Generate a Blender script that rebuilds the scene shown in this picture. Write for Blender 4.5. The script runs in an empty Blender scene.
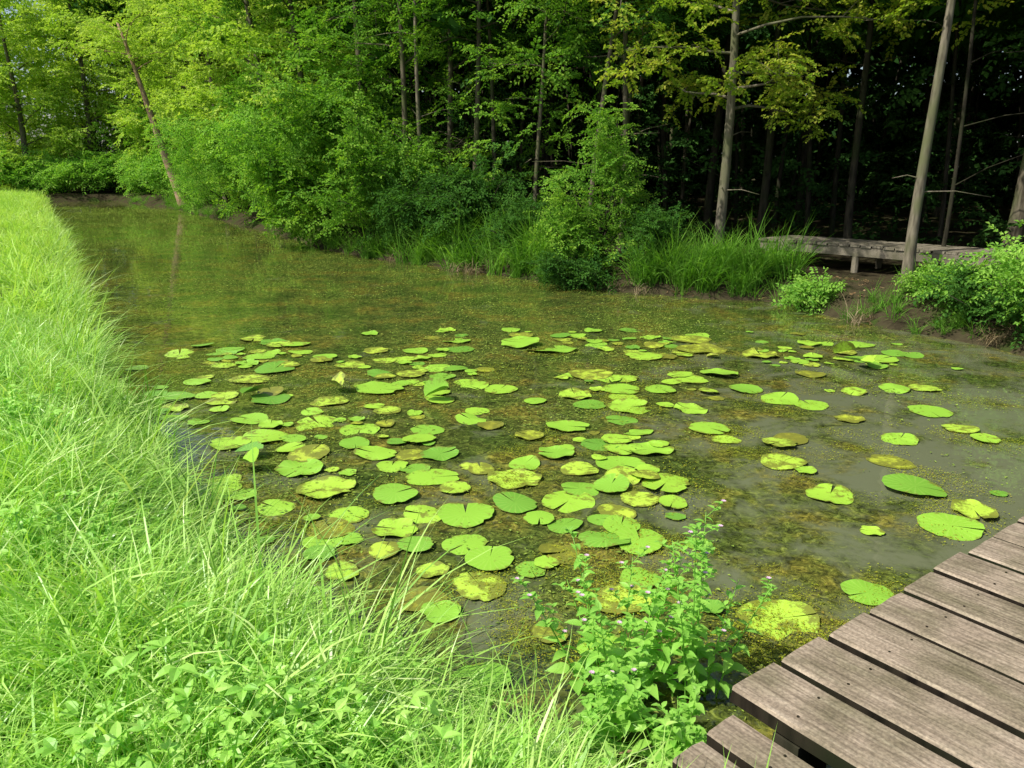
import bpy, math, random
import numpy as np
from mathutils import Vector, Matrix, Euler
R=random.Random(7); rng=np.random.default_rng(11)
scene=bpy.context.scene
SC=scene.collection

# ------------------------------------------------------------------ helpers
class MB:
    def __init__(s): s.v=[]; s.f=[]; s.m=[]; s.uv=[]
    def add(s,vs,fs,mat=0,uvs=None):
        o=len(s.v); s.v.extend([tuple(a) for a in vs])
        for i_,f in enumerate(fs):
            s.f.append(tuple(i+o for i in f)); s.m.append(mat[i_] if isinstance(mat,list) else mat)
            s.uv.append([uvs[i] for i in f] if uvs else [(0,0)]*len(f))
    def tube(s,pts,rad,sides=6,mat=0):
        pts=[Vector(p) for p in pts]; vs=[]; fs=[]
        n=len(pts)
        for i,p in enumerate(pts):
            d=(pts[min(i+1,n-1)]-pts[max(i-1,0)]).normalized()
            a=d.cross(Vector((0.31,0.95,0.02)))
            if a.length<1e-3: a=d.cross(Vector((1,0,0)))
            a.normalize(); b=d.cross(a)
            for k in range(sides):
                t=2*math.pi*k/sides
                vs.append(p+(a*math.cos(t)+b*math.sin(t))*rad[i])
        for i in range(n-1):
            for k in range(sides):
                k2=(k+1)%sides
                fs.append((i*sides+k,i*sides+k2,(i+1)*sides+k2,(i+1)*sides+k))
        fs.append(tuple(range((n-1)*sides,n*sides)))
        s.add(vs,fs,mat)
    def qleaf(s,p,d,up,L,W,mat=0,fold=.25):
        p=Vector(p); d=Vector(d).normalized(); sd=d.cross(Vector(up))
        if sd.length<1e-3: sd=Vector((1,0,0))
        sd.normalize(); n=sd.cross(d)
        m=p+d*L*.45+n*L*.02
        vs=[p,m+sd*W*.5+n*W*fold,p+d*L-n*L*.12,m-sd*W*.5+n*W*fold]
        s.add(vs,[(0,1,2),(0,2,3)],mat)
    def leaf(s,p,d,up,L,W,mat=0,seg=5,droop=.5,fold=.15,sharp=1.0):
        p=Vector(p); d=Vector(d).normalized(); up=Vector(up)
        sd=d.cross(up)
        if sd.length<1e-3: sd=Vector((1,0,0))
        sd.normalize(); n=sd.cross(d).normalized()
        vs=[];fs=[];uv=[]
        for i in range(seg+1):
            t=i/seg
            c=p+d*(L*t*(1-.15*droop*t))-n*(L*droop*.45*t*t)
            w=W*.5*(math.sin(math.pi*min(1,t**.75*.98+.01))**sharp)
            if i==seg: w=W*.01
            vs+= [c-sd*w+n*w*fold*2, c, c+sd*w+n*w*fold*2]
            uv+= [(0,t),(.5,t),(1,t)]
        for i in range(seg):
            a=i*3
            fs+=[(a,a+1,a+4,a+3),(a+1,a+2,a+5,a+4)]
        s.add(vs,fs,mat,uv)
    def blade(s,p,az,L,w,th0,bend,seg=5,mat=0,tw=0):
        x,y,z=p; vs=[];fs=[];uv=[]
        ca,sa=math.cos(az),math.sin(az)
        sx,sy=-math.sin(az+tw),math.cos(az+tw)
        r=0;zz=z;st=L/seg
        for i in range(seg+1):
            t=i/seg; ww=w*.5*(1-t**2.2)*(0.6+.4*min(1,t*3))
            px,py=x+ca*r,y+sa*r
            if i==seg: vs.append((px,py,zz)); uv.append((.5,1))
            else:
                vs+=[(px-sx*ww,py-sy*ww,zz),(px+sx*ww,py+sy*ww,zz)]; uv+=[(0,t),(1,t)]
            th=th0+bend*(t+.5/seg)
            r+=math.sin(th)*st; zz+=math.cos(th)*st
        for i in range(seg-1):
            a=i*2; fs.append((a,a+1,a+3,a+2))
        a=(seg-1)*2; fs.append((a,a+1,a+2))
        s.add(vs,fs,mat,uv)
    def box(s,c,ax,ay,az,hx,hy,hz,mat=0):
        c=Vector(c);ax=Vector(ax);ay=Vector(ay);az=Vector(az)
        vs=[c+ax*hx*i+ay*hy*j+az*hz*k for i in(-1,1) for j in(-1,1) for k in(-1,1)]
        s.add(vs,[(0,1,3,2),(4,6,7,5),(0,4,5,1),(2,3,7,6),(0,2,6,4),(1,5,7,3)],mat)
    def mesh(s,name,mats,smooth=False):
        me=bpy.data.meshes.new(name); me.from_pydata(s.v,[],s.f)
        for m in mats: me.materials.append(m)
        me.polygons.foreach_set("material_index",s.m)
        if smooth: me.polygons.foreach_set("use_smooth",[True]*len(s.f))
        ul=me.uv_layers.new(name="UVMap")
        flat=[c for fu in s.uv for q in fu for c in q]
        ul.data.foreach_set("uv",flat)
        me.update(); return me
def link(name,me,parent=None,coll=None):
    o=bpy.data.objects.new(name,me); (coll or SC).objects.link(o)
    if parent: o.parent=parent
    return o

# ------------------------------------------------------------------ materials
def newmat(name):
    m=bpy.data.materials.new(name); m.use_nodes=True
    nt=m.node_tree; nt.nodes.clear()
    out=nt.nodes.new('ShaderNodeOutputMaterial')
    return m,nt,nt.nodes,nt.links,out
def ramp(N,stops):
    r=N.new('ShaderNodeValToRGB'); e=r.color_ramp.elements
    while len(e)<len(stops): e.new(.5)
    for i,(p,c) in enumerate(stops):
        e[i].position=p; e[i].color=(*c,1)
    return r
def foliage(name,cols,trans=.4,rough=.5,spec=.35,tcol=(1.15,1.25,.45),simple=False,var=.5):
    m,nt,N,L,out=newmat(name)
    oi=N.new('ShaderNodeAttribute');oi.attribute_name='crand'; ge=N.new('ShaderNodeNewGeometry')
    a=N.new('ShaderNodeMath');a.operation='MULTIPLY';a.inputs[1].default_value=var
    L.new(oi.outputs['Fac'],a.inputs[0])
    b=N.new('ShaderNodeMath');b.operation='MULTIPLY_ADD';b.inputs[1].default_value=1-var
    L.new(ge.outputs['Random Per Island'],b.inputs[0]);L.new(a.outputs[0],b.inputs[2])
    rp=ramp(N,[(i/(len(cols)-1),c) for i,c in enumerate(cols)])
    L.new(b.outputs[0],rp.inputs[0])
    if simple: p=N.new('ShaderNodeBsdfDiffuse');L.new(rp.outputs[0],p.inputs[0])
    else:
        p=N.new('ShaderNodeBsdfPrincipled');p.inputs['Roughness'].default_value=rough
        p.inputs['Specular IOR Level'].default_value=spec
        L.new(rp.outputs[0],p.inputs['Base Color'])
    if trans<=0: L.new(p.outputs[0],out.inputs[0]);return m
    tm=N.new('ShaderNodeVectorMath');tm.operation='MULTIPLY';tm.inputs[1].default_value=tcol
    L.new(rp.outputs[0],tm.inputs[0])
    t=N.new('ShaderNodeBsdfTranslucent');L.new(tm.outputs[0],t.inputs[0])
    ms=N.new('ShaderNodeMixShader');ms.inputs[0].default_value=trans
    L.new(p.outputs[0],ms.inputs[1]);L.new(t.outputs[0],ms.inputs[2]);L.new(ms.outputs[0],out.inputs[0])
    return m
GR=[(.20,.42,.055),(.31,.60,.085),(.44,.72,.13),(.57,.80,.21),(.70,.78,.38)]
M_grass=foliage("grass_blades",GR,.35,.36,.5,tcol=(1.15,1.15,.5),var=.45)
M_grassf=foliage("grass_blades_far",[(.30,.54,.08),(.41,.66,.11),(.53,.76,.18),(.66,.80,.30)],.35,tcol=(1.15,1.15,.5),simple=True)
M_sedge=foliage("sedge_blades",[(.09,.22,.03),(.15,.34,.04),(.26,.46,.08)],.4,.45,.35,simple=True)
M_weed=foliage("weed_leaf",[(.26,.56,.08),(.38,.68,.11),(.54,.80,.19)],.38,.42,.5,tcol=(1.1,1.15,.5))
M_leafA=foliage("leaf_sunny",[(.10,.25,.035),(.20,.40,.05),(.37,.55,.08)],.42,simple=True)
M_leafL=foliage("leaf_lime",[(.26,.42,.06),(.42,.58,.10),(.60,.70,.17)],.42,simple=True)
M_leafG=foliage("leaf_bright_green",[(.16,.38,.06),(.28,.52,.08),(.46,.68,.14)],.42,simple=True)
M_leafB=foliage("leaf_deep",[(.04,.12,.025),(.07,.18,.03),(.12,.26,.045)],.35,simple=True)
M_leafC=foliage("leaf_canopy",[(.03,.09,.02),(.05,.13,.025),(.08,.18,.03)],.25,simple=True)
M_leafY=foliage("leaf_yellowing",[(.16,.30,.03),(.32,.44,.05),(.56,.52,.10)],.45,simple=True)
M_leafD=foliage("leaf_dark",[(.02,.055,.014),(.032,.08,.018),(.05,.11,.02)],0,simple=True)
M_pondweed=foliage("pondweed",[(.10,.15,.03),(.17,.25,.04),(.27,.37,.06),(.22,.22,.06)],0,simple=True)
M_mat=foliage("algae_mat",[(.12,.13,.015),(.22,.27,.02),(.34,.38,.03),(.27,.17,.04)],0,simple=True)
M_dead=foliage("dead_leaf",[(.10,.06,.03),(.22,.14,.07),(.34,.25,.14)],0,simple=True)
M_straw=foliage("dry_sedge",[(.16,.12,.06),(.26,.20,.11),(.38,.31,.19)],0,simple=True)
def bark(name,c1,c2,c3,sc=9):
    m,nt,N,L,out=newmat(name)
    tc=N.new('ShaderNodeNewGeometry'); mp=N.new('ShaderNodeMapping');mp.inputs['Scale'].default_value=(1,1,.18)
    L.new(tc.outputs['Position'],mp.inputs[0])
    nz=N.new('ShaderNodeTexNoise');nz.inputs['Scale'].default_value=sc*2.2;nz.inputs['Detail'].default_value=3
    L.new(mp.outputs[0],nz.inputs['Vector'])
    n2=N.new('ShaderNodeTexNoise');n2.inputs['Scale'].default_value=2.2;n2.inputs['Detail'].default_value=1
    L.new(tc.outputs['Position'],n2.inputs['Vector'])
    r1=ramp(N,[(.3,c1),(.62,c2)]);L.new(nz.outputs[0],r1.inputs[0])
    r2=ramp(N,[(.45,(0,0,0)),(.65,(1,1,1))]);L.new(n2.outputs[0],r2.inputs[0])
    mx=N.new('ShaderNodeMixRGB');mx.inputs[2].default_value=(*c3,1)
    L.new(r2.outputs[0],mx.inputs[0]);L.new(r1.outputs[0],mx.inputs[1])
    p=N.new('ShaderNodeBsdfDiffuse')
    L.new(mx.outputs[0],p.inputs['Color'])
    L.new(p.outputs[0],out.inputs[0]);return m
M_bark=bark("bark_grey",(.05,.042,.03),(.17,.145,.10),(.10,.11,.05))
M_barkp=bark("bark_pale",(.08,.07,.05),(.23,.20,.145),(.13,.135,.07))
M_barkr=bark("bark_reddish",(.20,.12,.07),(.50,.34,.22),(.32,.24,.15))
M_barkd=bark("bark_dark",(.02,.018,.014),(.055,.048,.034),(.035,.04,.02))
M_gapshade_nails=bark("plank_gap_shade_nails",(.012,.010,.008),(.035,.028,.02),(.02,.024,.012))  # shade painted onto plank sides so gaps look dark; nail heads share it
def wood(name,c1,c2,c3):
    m,nt,N,L,out=newmat(name)
    oi=N.new('ShaderNodeNewGeometry')
    uvm=N.new('ShaderNodeUVMap')
    mp=N.new('ShaderNodeMapping');mp.inputs['Scale'].default_value=(1.2,22,1)
    L.new(uvm.outputs[0],mp.inputs[0])
    nz=N.new('ShaderNodeTexNoise');nz.inputs['Scale'].default_value=3;nz.inputs['Detail'].default_value=8;nz.inputs['Distortion'].default_value=.5
    L.new(mp.outputs[0],nz.inputs['Vector'])
    n2=N.new('ShaderNodeTexNoise');n2.inputs['Scale'].default_value=4.5;n2.inputs['Detail'].default_value=5
    L.new(oi.outputs['Position'],n2.inputs['Vector'])
    n3=N.new('ShaderNodeTexNoise');n3.inputs['Scale'].default_value=90;n3.inputs['Detail'].default_value=3
    L.new(oi.outputs['Position'],n3.inputs['Vector'])
    r1=ramp(N,[(.30,c1),(.5,c2),(.72,c3)]);L.new(nz.outputs[0],r1.inputs[0])
    r2=ramp(N,[(.33,(.60,.63,.50)),(.6,(1.12,1.1,1.05))]);L.new(n2.outputs[0],r2.inputs[0])
    mx=N.new('ShaderNodeMixRGB');mx.blend_type='MULTIPLY';mx.inputs[0].default_value=1
    L.new(r1.outputs[0],mx.inputs[1]);L.new(r2.outputs[0],mx.inputs[2])
    r3=ramp(N,[(.35,(.75,.75,.75)),(.65,(1.2,1.2,1.2))]);L.new(n3.outputs[0],r3.inputs[0])
    mx3=N.new('ShaderNodeMixRGB');mx3.blend_type='MULTIPLY';mx3.inputs[0].default_value=1
    L.new(mx.outputs[0],mx3.inputs[1]);L.new(r3.outputs[0],mx3.inputs[2])
    mr=N.new('ShaderNodeMapRange');mr.inputs[3].default_value=.76;mr.inputs[4].default_value=1.2
    L.new(oi.outputs['Random Per Island'],mr.inputs[0])
    sc=N.new('ShaderNodeVectorMath');sc.operation='SCALE';L.new(mx3.outputs[0],sc.inputs[0]);L.new(mr.outputs[0],sc.inputs['Scale'])
    p=N.new('ShaderNodeBsdfPrincipled');p.inputs['Roughness'].default_value=.7;p.inputs['Specular IOR Level'].default_value=.3
    L.new(sc.outputs[0],p.inputs['Base Color'])
    bp=N.new('ShaderNodeBump');bp.inputs['Strength'].default_value=.5;bp.inputs['Distance'].default_value=.004
    L.new(nz.outputs[0],bp.inputs['Height']);L.new(bp.outputs[0],p.inputs['Normal'])
    L.new(p.outputs[0],out.inputs[0]);return m
M_wood=wood("weathered_wood",(.16,.125,.09),(.27,.215,.16),(.38,.315,.24))
M_woodd=wood("darker_wood",(.12,.105,.08),(.20,.175,.135),(.30,.265,.21))  # footbridge wood, a darker tone than the boardwalk planks

# ------------------------------------------------------------------ pond outline & ground
LEFT=[(-27.04,47.93),(-18.54,33.41),(-13.62,25.23),(-7.79,14.88),(-5.66,11.12),(-4.35,8.83),(-2.97,6.69),(-2.2,5.53),(-1.43,4.28),(-.91,3.78),(-.54,3.37),(-.19,3.07),(.2,2.84),(.55,2.7)]
LEFT=[(x-.28,y-.22) for x,y in LEFT]
NEAR=[(.85,2.2),(1.6,1.2),(3.2,.4),(5.5,.5),(7.6,2.2),(8.1,5.0),(7.2,8.0)]
RIGHT=[(6.29,9.57),(5.98,10.45),(5.22,11.49),(4.57,13.52),(3.3,13.95),(1.64,14.88),(-.25,17.0),(-1.92,18.76),(-3.57,20.22),(-5.0,22.18),(-7.75,27.08),(-10.6,31.71),(-14.6,38.19),(-18.62,44.53),(-23.54,50.49)]
FAR=[(-26,53.5),(-29,51.5)]
POND=np.array(LEFT+NEAR+RIGHT+FAR)
def sdist(P):
    P=np.atleast_2d(P); n=len(POND); best=np.full(len(P),1e9); inside=np.zeros(len(P),bool)
    for i in range(n):
        a=POND[i];b=POND[(i+1)%n]; ab=b-a
        t=np.clip(((P-a)@ab)/(ab@ab),0,1)
        d=np.hypot(*(P-(a+t[:,None]*ab)).T); best=np.minimum(best,d)
        c=((a[1]>P[:,1])!=(b[1]>P[:,1]))
        with np.errstate(divide='ignore',invalid='ignore'):
            xi=(b[0]-a[0])*(P[:,1]-a[1])/(b[1]-a[1])+a[0]
        inside^=(c&(P[:,0]<xi))
    return np.where(inside,-best,best)
def sstep(t): t=np.clip(t,0,1); return t*t*(3-2*t)
def bumpn(x,y): return .05*np.sin(x*1.3+.7*np.sin(y*.9))*np.cos(y*1.1)+.03*np.sin(x*3.1+y*2.3)
def height(P):
    P=np.atleast_2d(P).astype(float); d=sdist(P); x,y=P[:,0],P[:,1]
    far=sstep((x*.83+y*.55-7)/6)*(y>6)
    hb=.42+.5*sstep((d-6)/30)*far
    h=np.where(d>0,.02+hb*sstep(d/.75)**.8+bumpn(x,y)*sstep(d/1.5),-.45*sstep(-d/.9))
    return h
def Hh(x,y): return float(height([(x,y)])[0])
def axis(lo,hi,c,fine,n):
    u=np.linspace(-1,1,n); k=3.9
    s=np.sinh(u*k)/np.sinh(k)
    return np.where(s<0,c+s*(c-lo),c+s*(hi-c))
xs=axis(-400,400,-1,0,300); ys=axis(-300,600,5,0,320)
X,Y=np.meshgrid(xs,ys); P=np.stack([X.ravel(),Y.ravel()],1); Z=height(P)
me=bpy.data.meshes.new("ground")
nx,ny=len(xs),len(ys); idx=np.arange(nx*ny).reshape(ny,nx)
F=np.stack([idx[:-1,:-1],idx[:-1,1:],idx[1:,1:],idx[1:,:-1]],-1).reshape(-1,4)
me.from_pydata(np.column_stack([P,Z]).tolist(),[],F.tolist())
me.polygons.foreach_set("use_smooth",[True]*len(F))
m,nt,N,L,out=newmat("soil_and_turf")
ge=N.new('ShaderNodeNewGeometry');nz=N.new('ShaderNodeTexNoise');nz.inputs['Scale'].default_value=1.5;nz.inputs['Detail'].default_value=6;nz.inputs['Roughness'].default_value=.75
L.new(ge.outputs['Position'],nz.inputs['Vector'])
r1=ramp(N,[(.35,(.03,.025,.015)),(.5,(.06,.05,.028)),(.56,(.04,.05,.016)),(.7,(.06,.10,.02))]);L.new(nz.outputs[0],r1.inputs[0])
p=N.new('ShaderNodeBsdfDiffuse');L.new(r1.outputs[0],p.inputs['Color'])
L.new(p.outputs[0],out.inputs[0]); me.materials.append(m); link("ground",me)

# ------------------------------------------------------------------ water
me=bpy.data.meshes.new("pond_water")
me.from_pydata([(-36,-1,0),(10,-1,0),(10,57,0),(-36,57,0)],[],[(0,1,2,3)])
m,nt,N,L,out=newmat("murky_pond_water")
ge=N.new('ShaderNodeNewGeometry');sp=N.new('ShaderNodeSeparateXYZ');L.new(ge.outputs['Position'],sp.inputs[0])
def math_(op,a,b=None,c=None,clamp=False):
    q=N.new('ShaderNodeMath');q.operation=op;q.use_clamp=clamp
    for i,vv in enumerate((a,b,c)):
        if vv is None: continue
        if isinstance(vv,(int,float)): q.inputs[i].default_value=vv
        else: L.new(vv,q.inputs[i])
    return q.outputs[0]
# submerged weed is densest upstream and thins towards the boardwalk side
yy=math_('MULTIPLY_ADD',sp.outputs[1],1/7.,-5./7.,True)
xx=math_('MULTIPLY_ADD',sp.outputs[0],1/2.6,-.32,True)
xx=math_('MULTIPLY',xx,math_('MULTIPLY_ADD',yy,-.6,1.0))
w=math_('MULTIPLY_ADD',xx,-.20,math_('MULTIPLY_ADD',yy,.09,.14))
nz=N.new('ShaderNodeTexNoise');nz.inputs['Scale'].default_value=1.5;nz.inputs['Detail'].default_value=6;nz.inputs['Roughness'].default_value=.68;nz.inputs['Distortion'].default_value=.4
L.new(ge.outputs['Position'],nz.inputs['Vector'])
fac=math_('ADD',nz.outputs[0],w)
rm=ramp(N,[(.47,(0,0,0)),(.62,(.94,.94,.94))]);L.new(fac,rm.inputs[0])
n2=N.new('ShaderNodeTexNoise');n2.inputs['Scale'].default_value=13;n2.inputs['Detail'].default_value=6;n2.inputs['Roughness'].default_value=.85;n2.inputs['Distortion'].default_value=1.2
L.new(ge.outputs['Position'],n2.inputs['Vector'])
rw=ramp(N,[(.38,(.014,.019,.006)),(.47,(.05,.065,.013)),(.55,(.115,.145,.028)),(.66,(.28,.33,.07))]);L.new(n2.outputs[0],rw.inputs[0])
n4=N.new('ShaderNodeTexNoise');n4.inputs['Scale'].default_value=1.3;n4.inputs['Detail'].default_value=4;n4.inputs['Roughness'].default_value=.65;L.new(ge.outputs['Position'],n4.inputs['Vector'])
r4=ramp(N,[(.36,(.5,.62,.5)),(.5,(1,1,.85)),(.62,(1.6,1.15,.9))]);L.new(n4.outputs[0],r4.inputs[0])
mt=N.new('ShaderNodeMixRGB');mt.blend_type='MULTIPLY';mt.inputs[0].default_value=1;L.new(rw.outputs[0],mt.inputs[1]);L.new(r4.outputs[0],mt.inputs[2])
mx=N.new('ShaderNodeMixRGB');mx.inputs[1].default_value=(.135,.15,.08,1)
L.new(rm.outputs[0],mx.inputs[0]);L.new(mt.outputs[0],mx.inputs[2])
p=N.new('ShaderNodeBsdfPrincipled');p.inputs['Roughness'].default_value=.02;p.inputs['IOR'].default_value=1.42
L.new(mx.outputs[0],p.inputs['Base Color'])
n3=N.new('ShaderNodeTexNoise');n3.inputs['Scale'].default_value=6;n3.inputs['Detail'].default_value=1;L.new(ge.outputs['Position'],n3.inputs['Vector'])
bp=N.new('ShaderNodeBump');bp.inputs['Strength'].default_value=.10;bp.inputs['Distance'].default_value=.02;L.new(n3.outputs[0],bp.inputs['Height']);L.new(bp.outputs[0],p.inputs['Normal'])
L.new(p.outputs[0],out.inputs[0]);me.materials.append(m);link("pond_water",me)

# ------------------------------------------------------------------ instancing
def template_collection(name,meshes):
    c=bpy.data.collections.new(name)
    for i,me in enumerate(meshes):
        o=bpy.data.objects.new(f"{me.name}_{i:02d}",me); c.objects.link(o)
    return c
GN={}
def gn(coll):
    if coll.name in GN: return GN[coll.name]
    g=bpy.data.node_groups.new("scatter_"+coll.name,'GeometryNodeTree')
    g.interface.new_socket("Geometry",in_out='INPUT',socket_type='NodeSocketGeometry')
    g.interface.new_socket("Geometry",in_out='OUTPUT',socket_type='NodeSocketGeometry')
    n=g.nodes;l=g.links
    gi=n.new('NodeGroupInput');go=n.new('NodeGroupOutput')
    ci=n.new('GeometryNodeCollectionInfo');ci.inputs['Collection'].default_value=coll
    ci.inputs['Separate Children'].default_value=True;ci.inputs['Reset Children'].default_value=True
    ip=n.new('GeometryNodeInstanceOnPoints');ip.inputs['Pick Instance'].default_value=True
    def na(nm,t):
        q=n.new('GeometryNodeInputNamedAttribute');q.data_type=t;q.inputs['Name'].default_value=nm
        return [o for o in q.outputs if o.enabled and o.name=='Attribute'][0]
    l.new(gi.outputs[0],ip.inputs['Points']);l.new(ci.outputs[0],ip.inputs['Instance'])
    l.new(na("idx",'INT'),ip.inputs['Instance Index']);l.new(na("rot",'FLOAT_VECTOR'),ip.inputs['Rotation'])
    l.new(na("scl",'FLOAT'),ip.inputs['Scale'])
    rl=n.new('GeometryNodeRealizeInstances');l.new(ip.outputs[0],rl.inputs[0]);l.new(rl.outputs[0],go.inputs[0])
    GN[coll.name]=g;return g
def cloud(name,pts,rot,scl,coll,parent=None):
    pts=np.asarray(pts,dtype=np.float32);k=len(pts)
    me=bpy.data.meshes.new(name);me.vertices.add(k);me.vertices.foreach_set("co",pts.ravel())
    a=me.attributes.new("rot",'FLOAT_VECTOR','POINT');a.data.foreach_set("vector",np.asarray(rot,dtype=np.float32).ravel())
    a=me.attributes.new("scl",'FLOAT','POINT');a.data.foreach_set("value",np.asarray(scl,dtype=np.float32).ravel())
    a=me.attributes.new("crand",'FLOAT','POINT');a.data.foreach_set("value",rng.random(k).astype(np.float32))
    a=me.attributes.new("idx",'INT','POINT');a.data.foreach_set("value",rng.integers(0,len(coll.objects),k).astype(np.int32))
    me.update();o=link(name,me,parent)
    md=o.modifiers.new("scatter",'NODES');md.node_group=gn(coll);return o

# ------------------------------------------------------------------ templates
def spray_mesh(name,seed,mat,ll=.085,lw=.055,ntw=5,tl=.55,nl=8,barkm=None,twigs=True):
    r=random.Random(seed);b=MB()
    for k in range(ntw):
        az=2*math.pi*k/ntw+r.uniform(-.5,.5); el=r.uniform(-.35,.45); L=tl*r.uniform(.6,1.1)
        d=Vector((math.cos(az)*math.cos(el),math.sin(az)*math.cos(el),math.sin(el)))
        o=Vector((r.uniform(-.12,.12),r.uniform(-.12,.12),r.uniform(-.1,.1)))
        if twigs:
            e_=o+d*L-Vector((0,0,.18*L));sd=Vector((0,0,.006))
            b.add([o-sd,o+sd,e_],[(0,1,2)],1)
        for i in range(nl):
            t=(i+.8)/nl
            c=o+d*L*t-Vector((0,0,.18*L*t*t))
            for s in (-1,1):
                sd=Vector((-d.y,d.x,0)).normalized()*s
                ld=(d*r.uniform(.2,.9)+sd*r.uniform(.5,1)+Vector((0,0,r.uniform(-.5,.25)))).normalized()
                up=Vector((r.gauss(0,.35),r.gauss(0,.35),1))
                q=r.uniform(.65,1.2)
                b.qleaf(c+ld*.01,ld,up,ll*q,lw*q,0)
    return b.mesh(name,[mat,barkm or M_barkd])
def spraycoll(n,mat,**k): return template_collection(n,[spray_mesh(n,i*13+5,mat,**k) for i in range(5)])
C_sun=spraycoll("spray_sunny",M_leafA)
C_lime=spraycoll("spray_lime",M_leafL,ll=.11,lw=.08,nl=6,twigs=False)
C_deep=spraycoll("spray_deep",M_leafB)
C_yel=spraycoll("spray_yellow",M_leafY,ll=.11,lw=.10,nl=6)
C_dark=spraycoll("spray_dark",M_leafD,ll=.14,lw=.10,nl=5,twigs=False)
C_can=spraycoll("spray_canopy",M_leafC,ll=.17,lw=.13,nl=4,twigs=False)
C_shrub=spraycoll("spray_shrub",M_leafA,ll=.10,lw=.07,ntw=6,nl=7)
C_bright=spraycoll("spray_bright",M_leafG,ll=.10,lw=.055,ntw=6,nl=6)
C_willow=spraycoll("spray_narrow",M_leafB,ll=.11,lw=.035,ntw=6,nl=10)

def grass_mesh(name,seed,mat,nb,rad,lo,hi,w,seg,comb=.7,b0=.5,b1=2.3,t1=.5):
    r=random.Random(seed);b=MB()
    for i in range(nb):
        a=r.uniform(0,6.28);q=rad*math.sqrt(r.random())
        az=r.gauss(0,1.0) if r.random()<comb else r.uniform(0,6.28)
        L=lo+(hi-lo)*r.random()**1.3
        b.blade((q*math.cos(a),q*math.sin(a),-.03),az,L,w*r.uniform(.6,1.4),r.uniform(.0,t1),r.uniform(b0,b1),seg,0,r.uniform(-.9,.9))
    return b.mesh(name,[mat])
C_gnear=template_collection("grass_tuft",[grass_mesh("grass_tuft",i,M_grass,34,.12,.15,.48,.0085,4) for i in range(7)])
C_gfar=template_collection("grass_tuft_wide",[grass_mesh("grass_tuft_wide",i+50,M_grassf,28,.22,.22,.55,.017,3) for i in range(5)])
C_sedge=template_collection("sedge_tuft",[grass_mesh("sedge_tuft",i+80,M_sedge,50,.16,.5,1.25,.018,4,.2,.3,1.9) for i in range(4)])
C_straw=template_collection("dry_sedge_tuft",[grass_mesh("dry_sedge_tuft",i+70,M_straw,40,.16,.3,.8,.013,4,.2,1.0,2.6) for i in range(3)])
C_sedgeb=template_collection("sedge_tuft_bright",[grass_mesh("sedge_tuft_bright",i+90,M_grass,20,.10,.4,.95,.009,5,.5,.3,2.0,.8) for i in range(4)])
def broad_mesh(name,seed,mat,n,L0,L1,ratio,h):
    r=random.Random(seed);b=MB()
    for i in range(n):
        az=r.uniform(0,6.28);x,y=r.uniform(-.07,.07),r.uniform(-.07,.07);z=r.uniform(.4,1)*h
        el=r.uniform(-.1,.6)
        tip=Vector((x+math.cos(az)*z*.35,y+math.sin(az)*z*.35,z))
        b.tube([(x,y,-.03),(x+math.cos(az)*z*.1,y+math.sin(az)*z*.1,z*.6),tip],[.003,.0025,.0015],3,0)
        L=r.uniform(L0,L1)
        for k in range(3):
            a2=az+(k-1)*1.1
            b.leaf(tip,(math.cos(a2)*math.cos(el),math.sin(a2)*math.cos(el),math.sin(el)),(r.gauss(0,.2),r.gauss(0,.2),1),L,L*ratio,0,4,r.uniform(.3,.9),.18,.8)
    return b.mesh(name,[mat])
C_broad=template_collection("broad_weed",[broad_mesh("broad_weed",i,M_weed,10,.02,.048,.5,.26) for i in range(5)])

# ------------------------------------------------------------------ bank grass
def scatter_grass(n,ylo,yhi,coll,s0,s1,leftext=3.0,keep=None):
    y=ylo+(yhi-ylo)*rng.random(n); 
    xr=np.interp(y,[1.0,2.4,2.84,3.4,4.3,5.5,6.7,8.8,11.1,14.9,25.2,33.4,47.9,52],[.9,.75,.3,-.5,-1.4,-2.2,-3.0,-4.4,-5.7,-7.8,-13.6,-18.5,-27,-30])
    xl=-.68*y-leftext
    x=xl+(xr+.3-xl)*rng.random(n); P=np.column_stack([x,y]); d=sdist(P)
    k=(d>.02)&((x-.79)*.8+(y-2.46)*.6<.0+(10*((x-.79)*.6+(y-2.46)*-.8<-.05)))
    k&=~((np.hypot(x-.55,(y-2.25))<.42)&(rng.random(n)<.9))
    k&=~((x>.45)&(y<2.2))
    if keep is not None: k&=keep(x,y,d)
    P=P[k];d=d[k];z=height(P);k=len(P)
    flow=1.2*np.sin(P[:,0]*.9+P[:,1]*.5)+.8*np.sin(P[:,1]*1.7-P[:,0]*.6)-.6
    rot=np.column_stack([rng.normal(0,.18,k),rng.normal(.12,.2,k),flow+rng.normal(0,.7,k)])
    mound=np.sin(P[:,0]*2.1+1)*np.sin(P[:,1]*1.9)+.7*np.sin(P[:,0]*5.3+P[:,1]*1.2)*np.sin(P[:,1]*4.7-P[:,0])
    sc=rng.uniform(s0,s1,k)*(1+.24*mound)
    return np.column_stack([P,z]),rot,sc
p_,r_,s_=scatter_grass(6000,1.1,9.5,C_gnear,.7,1.2,1.0);cloud("meadow_grass",p_,r_,s_,C_gnear)
p_,r_,s_=scatter_grass(5200,9,52,C_gfar,.7,1.35,3);cloud("meadow_grass",p_,r_,s_,C_gfar)
p_,r_,s_=scatter_grass(9000,2.0,30,C_sedgeb,.7,1.25,0,keep=lambda x,y,d:(d<.4)&(rng.random(len(x))<.34*np.clip(14/y,.2,1)*(.5+.5*np.sin(y*2.3+1))))
r_[:,2]=rng.normal(.5,.7,len(r_)); cloud("bank_sedge",p_,r_,s_,C_sedgeb)
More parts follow.
